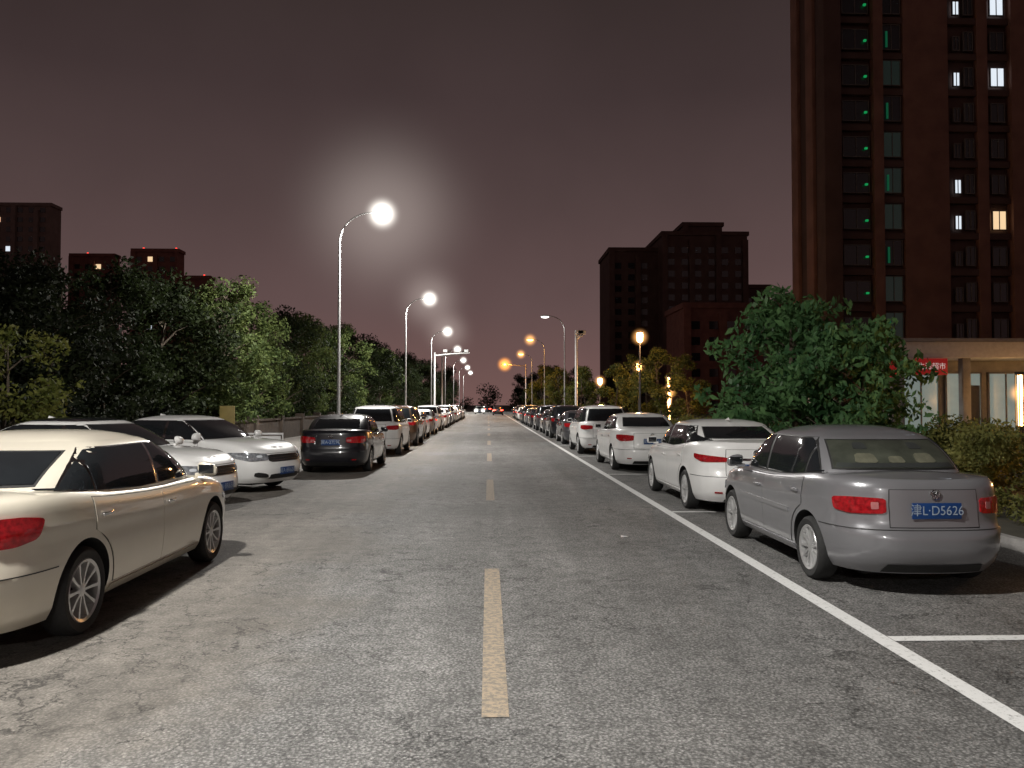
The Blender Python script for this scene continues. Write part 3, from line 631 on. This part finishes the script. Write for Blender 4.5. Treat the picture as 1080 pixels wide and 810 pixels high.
# ---------------------------------------------------------------- foliage
def leaf_mesh(name,cent,rad,n,size,mat,flat=.8,asp=.5,droop=0):
    cent=np.array(cent); rad=np.array(rad); k=len(cent); w=rad**2; w=w/w.sum()
    idx=rng.choice(k,n,p=w)
    d=rng.normal(size=(n,3)); d/=np.linalg.norm(d,axis=1)[:,None]
    rr=rng.random(n)**.45
    p=cent[idx]+d*rr[:,None]*rad[idx][:,None]*np.array([1,1,flat])
    u=rng.normal(size=(n,3)); u[:,2]-=droop; u/=np.linalg.norm(u,axis=1)[:,None]
    v=np.cross(u,rng.normal(size=(n,3))); v/=np.linalg.norm(v,axis=1)[:,None]
    s=size*(.55+.9*rng.random(n))[:,None]
    a=p-u*s*.5; c=p+u*s*.5; b1=p+v*s*asp*.5-u*s*.08; d1=p-v*s*asp*.5-u*s*.08
    co=np.stack([a,b1,c,d1],1).reshape(-1,3)
    me=bpy.data.meshes.new(name); me.vertices.add(4*n); me.vertices.foreach_set('co',co.ravel())
    me.loops.add(4*n); me.loops.foreach_set('vertex_index',np.arange(4*n)); me.polygons.add(n)
    me.polygons.foreach_set('loop_start',np.arange(n)*4); me.polygons.foreach_set('loop_total',np.full(n,4)); me.update(); me.validate()
    me.materials.append(mat); return me
def make_tree(h,cr,leafn,lsize,mat,low=.25,seed=1,loc=(0,0,0),label='',ncl=26,group='trees along the street',droop=0,asp=.5,thick=.13,multi=1,flat=.8):
    rd=random.Random(seed); bm=bmesh.new(); cents=[];rads=[]
    for s in range(multi):
        bx=rd.uniform(-.3,.3)*(multi>1)*cr*.5; by=rd.uniform(-.3,.3)*(multi>1)*cr*.5; lean=rd.uniform(-.12,.12)*h
        pts=[(bx,by,0),(bx+lean*.2,by,h*.3),(bx+lean*.6,by+.1,h*.6),(bx+lean,by,h*.88)]
        add_tube(bm,pts,[thick,thick*.75,thick*.5,thick*.15],8)
        for i in range(ncl//multi):
            z=h*(low+(.96-low)*(i+.5)/(ncl/multi)); f=(z/h-low)/(1-low)
            prof=math.sin(math.pi*min(1,(.18+f*.80)))**.6
            a=rd.uniform(0,2*math.pi); rr=cr*prof*rd.uniform(.45,.9)
            c=(bx+lean*z/h+rr*math.cos(a),by+rr*math.sin(a),z+rd.uniform(-.05,.05)*h)
            zs=max(.15*h,z-rr*.7)
            add_tube(bm,[(bx+lean*zs/h*.8,by,zs),((bx+c[0])/2,(by+c[1])/2,(zs+c[2])/2+.1),c],[thick*.35,thick*.2,.01],5,False)
            cents.append(c); rads.append(cr*rd.uniform(.22,.42))
            for _ in range(2):
                cents.append((c[0]+rd.uniform(-.35,.35)*cr,c[1]+rd.uniform(-.35,.35)*cr,c[2]+rd.uniform(-.25,.25)*cr)); rads.append(cr*rd.uniform(.10,.22))
    bmesh.ops.recalc_face_normals(bm,faces=bm.faces[:])
    root=empty('tree',loc,label,'tree',group)
    bmobj('trunk',bm,M['bark'],root)
    obj('crown',leaf_mesh('crown',cents,rads,leafn,lsize,mat,flat,asp,droop),None,root)
    return root
T=[make_tree(7.2,2.6,13000,.18,M['leafd'],.10,11,(-12.4,22.5,0),'dense dark green roadside tree beside the car park',ncl=34),
   make_tree(8.0,2.5,13000,.18,M['leafd'],.12,12,(-12.6,26.5,0),'dense dark green roadside tree beside the pavement',ncl=34),
   make_tree(7.4,2.3,11000,.17,M['leafm'],.12,13,(-10.8,32.5,0),'green roadside tree lit by the street lamp',ncl=32)]
T[0].scale=(.82,.82,.78); T[1].scale=(.85,.85,.80); T[2].scale=(.95,.95,.92)
ty=[(0,-12.6,15.5,.66,.4),(1,-13.6,18.6,.66,2),(0,-16,22,.86,1.3),(1,-17,27,.9,1.3),(0,-12.2,29.5,.88,1.1),(2,-10.9,37.5,.90,2.2),(1,-11.4,43.5,.86,.3),(2,-11,48,.95,4),(0,-11.4,54,1.0,5),(2,-11,60,1.05,1),(1,-11,67,1,2.5),(0,-11.2,74,1.08,.2),(2,-11,82,1.05,3),(1,-11,91,1.05,2),(0,-11,101,1.1,3.3),(1,-11,112,1.1,.7),(0,-11,125,1.15,1.5),(1,-11,140,1.15,5.1)]
for i,x,y_,s,rz in ty:
    o=dup(T[i],(x,y_,0),rz); o.scale=(s*1.08 if y_<30 else s,s*1.08 if y_<30 else s,s)
    if y_<29: setmat(o,M['leafd'],M['leafn'])  # near trees get the leaves with shade painted in
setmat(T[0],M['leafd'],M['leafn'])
sm=make_tree(3.4,1.5,5000,.12,M['leafy'],.15,21,(-10.6,17.8,0),'small yellow-green tree at the edge of the car park',ncl=18,thick=.06)
RT=make_tree(4.0,1.95,6500,.21,M['leafr'],.10,31,(6.95,17.4,.1),'spreading green tree with large drooping leaves behind the hedge',ncl=36,asp=.42,droop=.7,thick=.09,multi=3,flat=.6)
o=dup(RT,(7.2,15.8,.1),2.1); o.scale=(.74,.76,.80); o=dup(RT,(7.9,19.6,.1),4.0); o.scale=(.78,.8,.84)
RS=make_tree(4.6,1.5,5000,.14,M['leafy'],.25,41,(9.6,44,0),'small yellow-green tree lit by warm garden lamps',ncl=16,thick=.07,group='garden trees')
for x,y_,s in ((8.2,52,.9),(10.6,58,1.1),(7.6,66,1.0),(9.2,76,1.1),(8,88,1.2),(12.6,50,1.0),(8.5,104,1.4),(8,122,1.6),(14,70,1.1)):
    o=dup(RS,(x,y_,0),random.uniform(0,6)); o.scale=(s,s,s)
for x,y_,s in ((12,150,1.1),(18,165,1.2),(10,180,1.1),(-9,170,1.2),(-10,195,1.2),(24,150,1.1),(9,210,1.2)):
    o=dup(T[1],(x,y_,0),random.uniform(0,6)); o.scale=(s,s,s)
def hedge(name,x0,x1,y0,y1,h,n,size,mat,lab='leafy green hedge along the kerb'):
    k=int(max(8,(y1-y0)*(x1-x0)*2.2)); cents=[(random.uniform(x0,x1),random.uniform(y0,y1),random.uniform(.2,.85)*h) for _ in range(k)]
    rads=[random.uniform(.25,.42)*min(1.2,h) for _ in range(k)]
    o=obj(name,leaf_mesh(name,cents,rads,n,size,mat,.8,.5),None); o['kind']='stuff'
    o['label']=lab; o['category']='hedge'; return o
hedge('hedge',6.9,9.8,5.5,14.5,1.40,38000,.075,M['hedge'])
hedge('hedge',6.9,10.2,14.5,44,1.15,34000,.11,M['hedge'])
hedge('hedge',6.8,9.5,44,130,1.1,22000,.2,M['hedge'])
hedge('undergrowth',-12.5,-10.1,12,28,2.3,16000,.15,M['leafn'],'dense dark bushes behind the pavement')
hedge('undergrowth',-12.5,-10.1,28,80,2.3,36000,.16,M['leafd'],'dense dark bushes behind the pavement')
k=160; cents=[(random.uniform(-150,150),random.uniform(330,380),random.uniform(1,9)) for _ in range(k)]+[(random.uniform(-60,-16),random.uniform(40,200),random.uniform(1,6)) for _ in range(120)]
o=obj('far_woodland',leaf_mesh('far_woodland',cents,[random.uniform(2.5,4.5) for _ in cents],42000,.8,M['leafd'],.8,.6)); o['kind']='stuff'

# ---------------------------------------------------------------- street lamps
def lamp_light(parent,loc,power,col,spot=True,size=.25):
    l=bpy.data.lights.new('lamp_light','SPOT' if spot else 'POINT'); l.energy=power; l.color=col; l.shadow_soft_size=size
    if spot: l.spot_size=R(168); l.spot_blend=.3
    o=bpy.data.objects.new('lamp_light',l); o.location=loc; return link(o,parent)
def street_lamp(loc,d,matl,power,col,label,H=9.1,reach=1.3,hz=None,hr=1.0):
    root=empty('street_lamp',loc,label,'street lamp','street lamps along the road')
    tube('pole',[(0,0,0),(0,0,.6),(0,0,.62),(0,0,H*.90-.2)],[.12,.12,.07,.045],M['pole'],root,12)
    z1=H*.90-.2; pts=[(0,0,z1)]+[(d*reach*(1-math.cos(a)),0,z1+(H+.05-z1)*math.sin(a)) for a in [R(90)*i/8 for i in range(1,9)]]
    tube('arm',pts,[.045]+[.035]*8,M['pole'],root,10)
    bm=bmesh.new(); bmesh.ops.create_uvsphere(bm,u_segments=20,v_segments=12,radius=1)
    for v in bm.verts:
        v.co=Vector((d*(reach+.30)+v.co.x*.42,v.co.y*.17,H+.04+v.co.z*(.10 if v.co.z>0 else .03)))
    bmobj('lamp_head',bm,M['pole'],root)
    bm=bmesh.new(); bmesh.ops.create_uvsphere(bm,u_segments=20,v_segments=12,radius=1)
    for v in bm.verts: v.co=Vector((d*(reach+.34)+v.co.x*.34,v.co.y*.15,H-.0+v.co.z*.13))
    for v in bm.verts: v.co.z=min(v.co.z,H+.02)
    bmobj('lamp_lens',bm,matl,root)
    if hz:
        painted_glow(root,(d*(reach+.34),0,H),hr,M[hz])
        if hz=='glow_white' and loc[1]<90:
            g=painted_glow(None,(0,0,0),6.5 if loc[1]<40 else 4.5,M['glow_soft'],'painted_glow'); g.location=(loc[0]+d*(reach+.34),loc[1]+.2,H); g['kind']='stuff'; g['label']='painted glow sphere around a street lamp'; g['category']='painted_glow'  # wider, fainter sphere of painted glow, separate from the lamp
    if power: lamp_light(root,(d*(reach+.34),0,H-.2),power,col)
    return root
WH=(1,.97,.915)
for i,y_ in enumerate((-23,4,31,56,81,107,133,159,185)):
    street_lamp((-5.75,y_ if y_!=4 else 3.0,0),1,M['lampwhite'],6900,WH,'tall grey street lamp with bright white light by the parked cars',hz='glow_white' if y_>20 else None)
street_lamp((6.4,67,0),-1,emat('dim_lamp',(1,.97,.92),3),700,WH,'tall grey street lamp with faint white light')
street_lamp((6.4,91,0),-1,M['amber'],2200,(1,.5,.15),'tall grey street lamp with orange light',hz='glow_warm',hr=1.0)
street_lamp((6.4,117,0),-1,M['amber'],2200,(1,.5,.15),'tall grey street lamp with orange light',hz='glow_warm',hr=1.0)
def garden_lamp(loc,H,label='slim garden lamp with glowing warm lantern beside the hedge'):
    root=empty('garden_lamp',loc,label,'garden lamp','garden lamps beside the hedge')
    tube('post',[(0,0,0),(0,0,.3),(0,0,.31),(0,0,H-.5)],[.08,.08,.05,.045],M['cloth'],root,10)
    tube('lantern',[(0,0,H-.5),(0,0,H-.42),(0,0,H-.08),(0,0,H)],[.08,.15,.17,.13],M['warm'],root,14)
    tube('lantern_cap',[(0,0,H+.002),(0,0,H+.03),(0,0,H+.08)],[.21,.2,.03],M['cloth'],root,14)
    painted_glow(root,(0,0,H-.22),.6,M['glow_warm'])
    lamp_light(root,(0,-.3,H-.25),450,(1,.5,.18),False,.2)
garden_lamp((8.0,42,0.1),5.4); garden_lamp((10.2,54,.1),4.4); garden_lamp((8.4,60,.1),3.6)
def column_light(loc,H,pw=120):
    root=empty('column_light',loc,'short square column light with glowing warm panel','column light','column lights in the garden')
    bm=bmesh.new(); add_box(bm,(-.14,-.14,0),(.14,.14,.7),.01); add_box(bm,(-.14,-.14,H-.12),(.14,.14,H),.01)
    for a in (-.12,.12):
        for c in (-.12,.12): add_box(bm,(a-.02,c-.02,.7),(a+.02,c+.02,H-.12))
    bmobj('column_frame',bm,M['cloth'],root); box('light_panel',(-.06,-.06,.71),(.06,.06,H-.13),M['warm'],root,.01)
    painted_glow(root,(0,0,H*.7),.6,M['glow_warm'])
    lamp_light(root,(0,-.35,H*.6),pw,(1,.5,.18),False,.2)
column_light((11.0,48.5,.1),3.4); column_light((22.6,33.4,.1),3.0,30); column_light((25.2,33.4,0.1),3.0,30)
column_light((11.6,12.6,.1),2.2,300)

def gantry(loc,d,H,reach,label,kind):
    root=empty('traffic_gantry',loc,label,'traffic gantry','gantry poles over the road')
    tube('pole',[(0,0,0),(0,0,.5),(0,0,.51),(0,0,H)],[.2,.2,.11,.09],M['whitep'],root,12)
    tube('arm',[(0,0,H-.35),(d*reach*.5,0,H-.15),(d*reach,0,H-.05)],[.09,.07,.05],M['whitep'],root,10)
    if kind=='cam':
        for f in (.3,.62,.9):
            bm=bmesh.new(); add_box(bm,(d*reach*f-.22,-.35,H+.02),(d*reach*f+.22,.35,H+.3),.03); add_tube(bm,[(d*reach*f,0,H-.15),(d*reach*f,0,H+.04)],[.03,.03],6)
            bmobj('camera_box',bm,M['whitep'],root)
    else:
        bm=bmesh.new(); add_box(bm,(d*reach-.55,-.12,H-.25),(d*reach+.55,.12,H+.15),.04); bmobj('signal_box',bm,M['cloth'],root)
        for i in (-1,0,1):
            tube('signal_lamp',[(d*reach+i*.34,-.13,H-.05),(d*reach+i*.34,-.17,H-.05)],[.14,.13],M['amber'] if i==0 else M['cloth'],root,12)
        painted_glow(root,(d*reach,-.2,H-.05),1.6,M['glow_amber'])
        lamp_light(root,(d*reach,-.5,H-.05),900,(1,.35,.05),False,.3)
    return root
gantry((-5.8,87,0),1,7.4,3.8,'white gantry pole with camera boxes reaching over the road','cam')
gantry((-5.8,101,0),1,8.2,3.0,'white gantry pole with camera boxes reaching over the road','cam')
gantry((6.4,136,0),-1,8.6,3.6,'signal pole with amber light reaching over the road','sig')
mp_=gantry((6.5,59,0),1,6.9,.5,'white monitoring pole with small camera box','cam')

bs=empty('notice_board',(-7.15,22.2,.12),'yellow notice board on a stand at the pavement edge','notice board')
box('panel',(-.2,-.03,.55),(.2,.03,1.55),M['yellow'],bs,.01); tube('leg',[(-.15,0,0),(-.15,0,.56)],[.025,.025],M['cloth'],bs,8); tube('leg',[(.15,0,0),(.15,0,.56)],[.025,.025],M['cloth'],bs,8)
br=empty('barrier',(-5.6,19.5,0),'white metal crowd barrier beside the black sedan','barrier')
tube('frame',[(-.9,0,.05),(-.9,0,1.0),(.65,0,1.0),(.65,0,.05)],[.03]*4,M['whitep'],br,8); box('panel',(-.85,-.01,.72),(.6,.01,.95),M['whitep'],br)
for x in (-.55,-.2,.15,.4): tube('bar',[(x,0,.2),(x,0,.72)],[.015,.015],M['whitep'],br,6)
wl=empty('boundary_wall',(-9.9,41,0),'low dark brown boundary wall with square pillars','wall')
bm=bmesh.new(); add_box(bm,(-.1,-19.5,0),(.1,40,1.0)); add_box(bm,(-.16,-19.5,1.002),(.16,40,1.08))
bmobj('wall_panel',bm,M['wallbr'],wl,smooth=False)
for i in range(15): box('pillar',(-.2,-19.7+i*4.2,0),(.2,-19.3+i*4.2,1.25),M['wallbr'],wl,.02)
lt=empty('litter',(1.75,10.3,0.006),'small scrap of white paper lying on the asphalt','litter')
bm=bmesh.new(); vs=[bm.verts.new(c) for c in ((-.05,-.04,.0),(.05,-.03,.01),(.06,.03,.0),(-.04,.04,.012))]; bm.faces.new(vs); bmobj('paper_scrap',bm,M['ptxt'],lt)

# ---------------------------------------------------------------- buildings
def window(parent,x,y,z,w,h,mat,axis='y'):
    fr=.06
    bm=bmesh.new(); add_box(bm,(x,y-.06,z),(x+w,y+.1,z+fr)); add_box(bm,(x,y-.06,z+h-fr),(x+w,y+.1,z+h))
    add_box(bm,(x,y-.06,z+fr),(x+fr,y+.1,z+h-fr)); add_box(bm,(x+w-fr,y-.06,z+fr),(x+w,y+.1,z+h-fr)); add_box(bm,(x+w*.5-.03,y-.05,z+fr),(x+w*.5+.03,y+.1,z+h-fr))
    f=bmobj('window',bm,M['frame'],parent,smooth=False)
    box('pane',(x+fr,y,z+fr),(x+w-fr,y+.02,z+h-fr),mat,f)
tw=empty('apartment_tower',(42,72,0),'tall brown tiled residential tower with vertical window strips','apartment building')
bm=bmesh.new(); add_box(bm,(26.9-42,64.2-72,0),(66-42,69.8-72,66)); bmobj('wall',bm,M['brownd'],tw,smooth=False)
Yf=64.2-72
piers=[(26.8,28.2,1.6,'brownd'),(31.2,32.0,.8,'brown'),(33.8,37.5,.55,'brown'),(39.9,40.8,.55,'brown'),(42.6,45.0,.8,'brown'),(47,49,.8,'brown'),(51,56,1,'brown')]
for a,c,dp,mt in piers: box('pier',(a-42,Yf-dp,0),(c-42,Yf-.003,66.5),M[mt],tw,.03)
for i in range(2): box('side_pier',(26.6-42,Yf+.3+i*3.2,0),(26.895-42,Yf+1.7+i*3.2,66.2),M['brown'],tw,.03)
LIT={(38.0,5),(38.0,6),(38.0,9),(38.0,11),(41.1,9),(41.1,11)}
for fl in range(1,17):
    z=1.2+fl*2.95
    for (x,w,h) in ((28.8,2.2,1.7),(32.15,1.5,2.1),(38.0,.6,1.2),(38.9,.8,1.6),(41.1,1.2,1.6)):
        m=M['wing2'] if x==32.15 and fl in (2,3,5,6,7,9) else M['wing']
        if (x,fl) in LIT: m=M['litwin']
        if (x,fl)==(41.1,5): m=M['litwarm']
        window(tw,x-42,Yf-.35,z,w,h,m)
    for a,c in ((32.02,33.78),(28.22,31.18),(37.52,39.88),(40.82,42.58)):
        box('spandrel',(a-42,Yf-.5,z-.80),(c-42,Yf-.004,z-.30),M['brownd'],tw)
    if fl>2 : box('exit_light',(30.55-42,Yf-.62,z+.6),(30.75-42,Yf-.45,z+.75),M['green'],tw)
    if fl%2==0: box('stair_glow',(32.4-42,Yf-.5,z+.2),(32.55-42,Yf-.41,z+1.5),M['fgreen'],tw)
pv=empty('shop_pavilion',(23,38,0),'low grey flat-roofed pavilion with glass shopfront and red sign','shop')
x0,x1,y0,y1=17.6-23,34-23,34.5-38,44-38
M['shop']=pmat('shopglass',(.10,.12,.11),.2,nz=.5,scale=.9,es=.40,ec=(.38,.46,.42))
bm=bmesh.new(); add_box(bm,(x0,y0+2,0),(x1,y1,3.75)); bmobj('wall',bm,M['conc'],pv,smooth=False)
bm=bmesh.new(); add_box(bm,(x0-.4,y0-.2,3.752),(x1,y1,4.45),.03); bmobj('roof',bm,M['whitep'],pv,smooth=False)
box('roof_coping',(x0-.5,y0-.3,4.452),(x1,y1,4.60),M['pole'],pv)
for i in range(5): box('column',(x0+.0+i*3.2,y0,0),(x0+.35+i*3.2,y0+.35,3.75),M['conc'],pv,.01)
for i in range(6): window(pv,x0+1.5+i*2.0,y0+1.9,.3,1.7,2.9,M['shop'])
sg=box('shop_sign',(18.55-23,y0-.30,3.0),(19.95-23,y0-.22,3.72),M['signred'],pv,.01)
me=text_mesh('生活超市',.31)
for v in me.vertices: v.co=Vector((19.25-23+v.co.x,y0-.312,3.36+v.co.y))
obj('sign_lettering',me,M['signwhite'],sg)
sg=box('shop_sign',(17.3-23,y0-.5,2.9),(17.6-23,y0-.42,3.7),M['signred'],pv,.01)
box('door',(21.8-23,y0+1.86,.05),(22.7-23,y0+1.9,2.6),M['cloth'],pv)
def block(name,cx,cy,vols,label,wm,litp,maxw=90,winw=1.6,step=3.4,group=None):
    root=empty(name,(cx,cy,0),label,'apartment building',group)
    cnt=0
    for (x0,x1,y0,y1,h,mt) in vols:
        box('wall',(x0-cx,y0-cy,0),(x1-cx,y1-cy,h),M[mt],root); box('parapet',(x0-cx-.4,y0-cy-.4,h+.003),(x1-cx+.4,y1-cy,h+1.0),M[mt],root)
        nb=int((x1-x0)//step)
        for i in range(nb+1):
            xx=x0+i*step
            if i%2==0: box('pier',(xx-cx-.25,y0-cy-.9,0),(min(xx+1.1,x1)-cx,y0-cy-.003,h-(.0 if i%4==0 else 1.2)),M[mt],root)
        fl=int(h//3)
        bs_=bmesh.new()
        for k in range(fl-1,-1,-1):
            for i in range(nb):
                xx=x0+i*step+1.35; z=k*3+1.0
                if xx+winw>x1: continue
                if cnt<maxw:
                    m=M['wing']
                    rv=random.random()
                    if rv<litp: m=M['litwarm'] if rv<litp*.5 else M['litwin']
                    box('window',(xx-cx,y0-cy-.12,z),(xx+winw-cx,y0-cy+.1,z+1.5),m,root); cnt+=1
                else: add_box(bs_,(xx-cx,y0-cy-.12,z),(xx+winw-cx,y0-cy+.1,z+1.5))
        if len(bs_.verts):
            o=bmobj('windows',bs_,M['wing'],root,smooth=False); o['kind']='stuff'
        else: bs_.free()
    return root
block('apartment_block',50,215,[(44,65.5,200,225,44.5,'brownd'),(31.5,44-.01,206,225,41.5,'brownd'),(65.52,73,206,225,32,'brownd'),(50,60,203,215,47.5,'brownd')],'dark stepped high-rise apartment block with balconies',None,.0)
block('apartment_block',46,158,[(37,60,150,165,20,'redbr'),(60.01,72,153,165,23,'brownd')],'lower reddish brick apartment block with flat roof',None,.02,maxw=60)
block('apartment_block',-142,258,[(-160,-135,250,256,63,'beige')],'distant pale high-rise with a few lit windows',None,.14)
block('apartment_block',-122,268,[(-136,-122,264,268,50,'redbr')],'distant reddish high-rise behind the trees',None,.03,maxw=50)
block('apartment_block',-102,258,[(-110,-96,250,255,49,'redbr'),(-95.9,-87,252,256,41,'redbr')],'distant reddish high-rise behind the trees',None,.03,maxw=50)
for (x,y_,z) in ((-107,251,50),(-97,251,50),(-89,253,42),(-131,265,51)):
    ro=empty('roof_beacon',(x,y_,z),'small red warning light on a rooftop','warning light','rooftop warning lights')
    tube('beacon_lens',[(0,0,0),(0,0,.5)],[.3,.25],M['beacon'],ro,10)

# ---------------------------------------------------------------- world
w=bpy.data.worlds.new('World'); S.world=w; w.use_nodes=True; nt=w.node_tree
bg=nt.nodes['Background']; tc=nt.nodes.new('ShaderNodeTexCoord'); sp=nt.nodes.new('ShaderNodeSeparateXYZ'); nt.links.new(tc.outputs['Generated'],sp.inputs[0])
rp=nt.nodes.new('ShaderNodeValToRGB'); e=rp.color_ramp.elements
e[0].position=0; e[0].color=(.172,.094,.086,1); e[1].position=1; e[1].color=(.020,.013,.012,1)
for p,c in ((.12,(.126,.078,.076)),(.25,(.080,.052,.051)),(.36,(.050,.033,.033)),(.48,(.032,.022,.021))):
    q_=e.new(p); q_.color=(*c,1)
nt.links.new(sp.outputs['Z'],rp.inputs['Fac'])
nz=nt.nodes.new('ShaderNodeTexNoise'); nz.inputs['Scale'].default_value=1.8; nz.inputs['Detail'].default_value=5; nt.links.new(tc.outputs['Generated'],nz.inputs['Vector'])
mr=nt.nodes.new('ShaderNodeMapRange'); mr.inputs['From Min'].default_value=.3; mr.inputs['From Max'].default_value=.7; mr.inputs['To Min'].default_value=.76; mr.inputs['To Max'].default_value=1.2; nt.links.new(nz.outputs['Fac'],mr.inputs['Value'])
sc=nt.nodes.new('ShaderNodeVectorMath'); sc.operation='SCALE'; nt.links.new(rp.outputs['Color'],sc.inputs[0]); nt.links.new(mr.outputs['Result'],sc.inputs['Scale'])
nt.links.new(sc.outputs[0],bg.inputs['Color']); bg.inputs['Strength'].default_value=1.0

cam=bpy.data.cameras.new('Camera'); co=bpy.data.objects.new('Camera',cam); COL.objects.link(co); S.camera=co
co.location=(0,0,1.7); co.rotation_euler=(R(91.49),0,R(-1.7)); cam.sensor_width=36; cam.lens=28.17; cam.clip_end=5000; cam.clip_start=.05
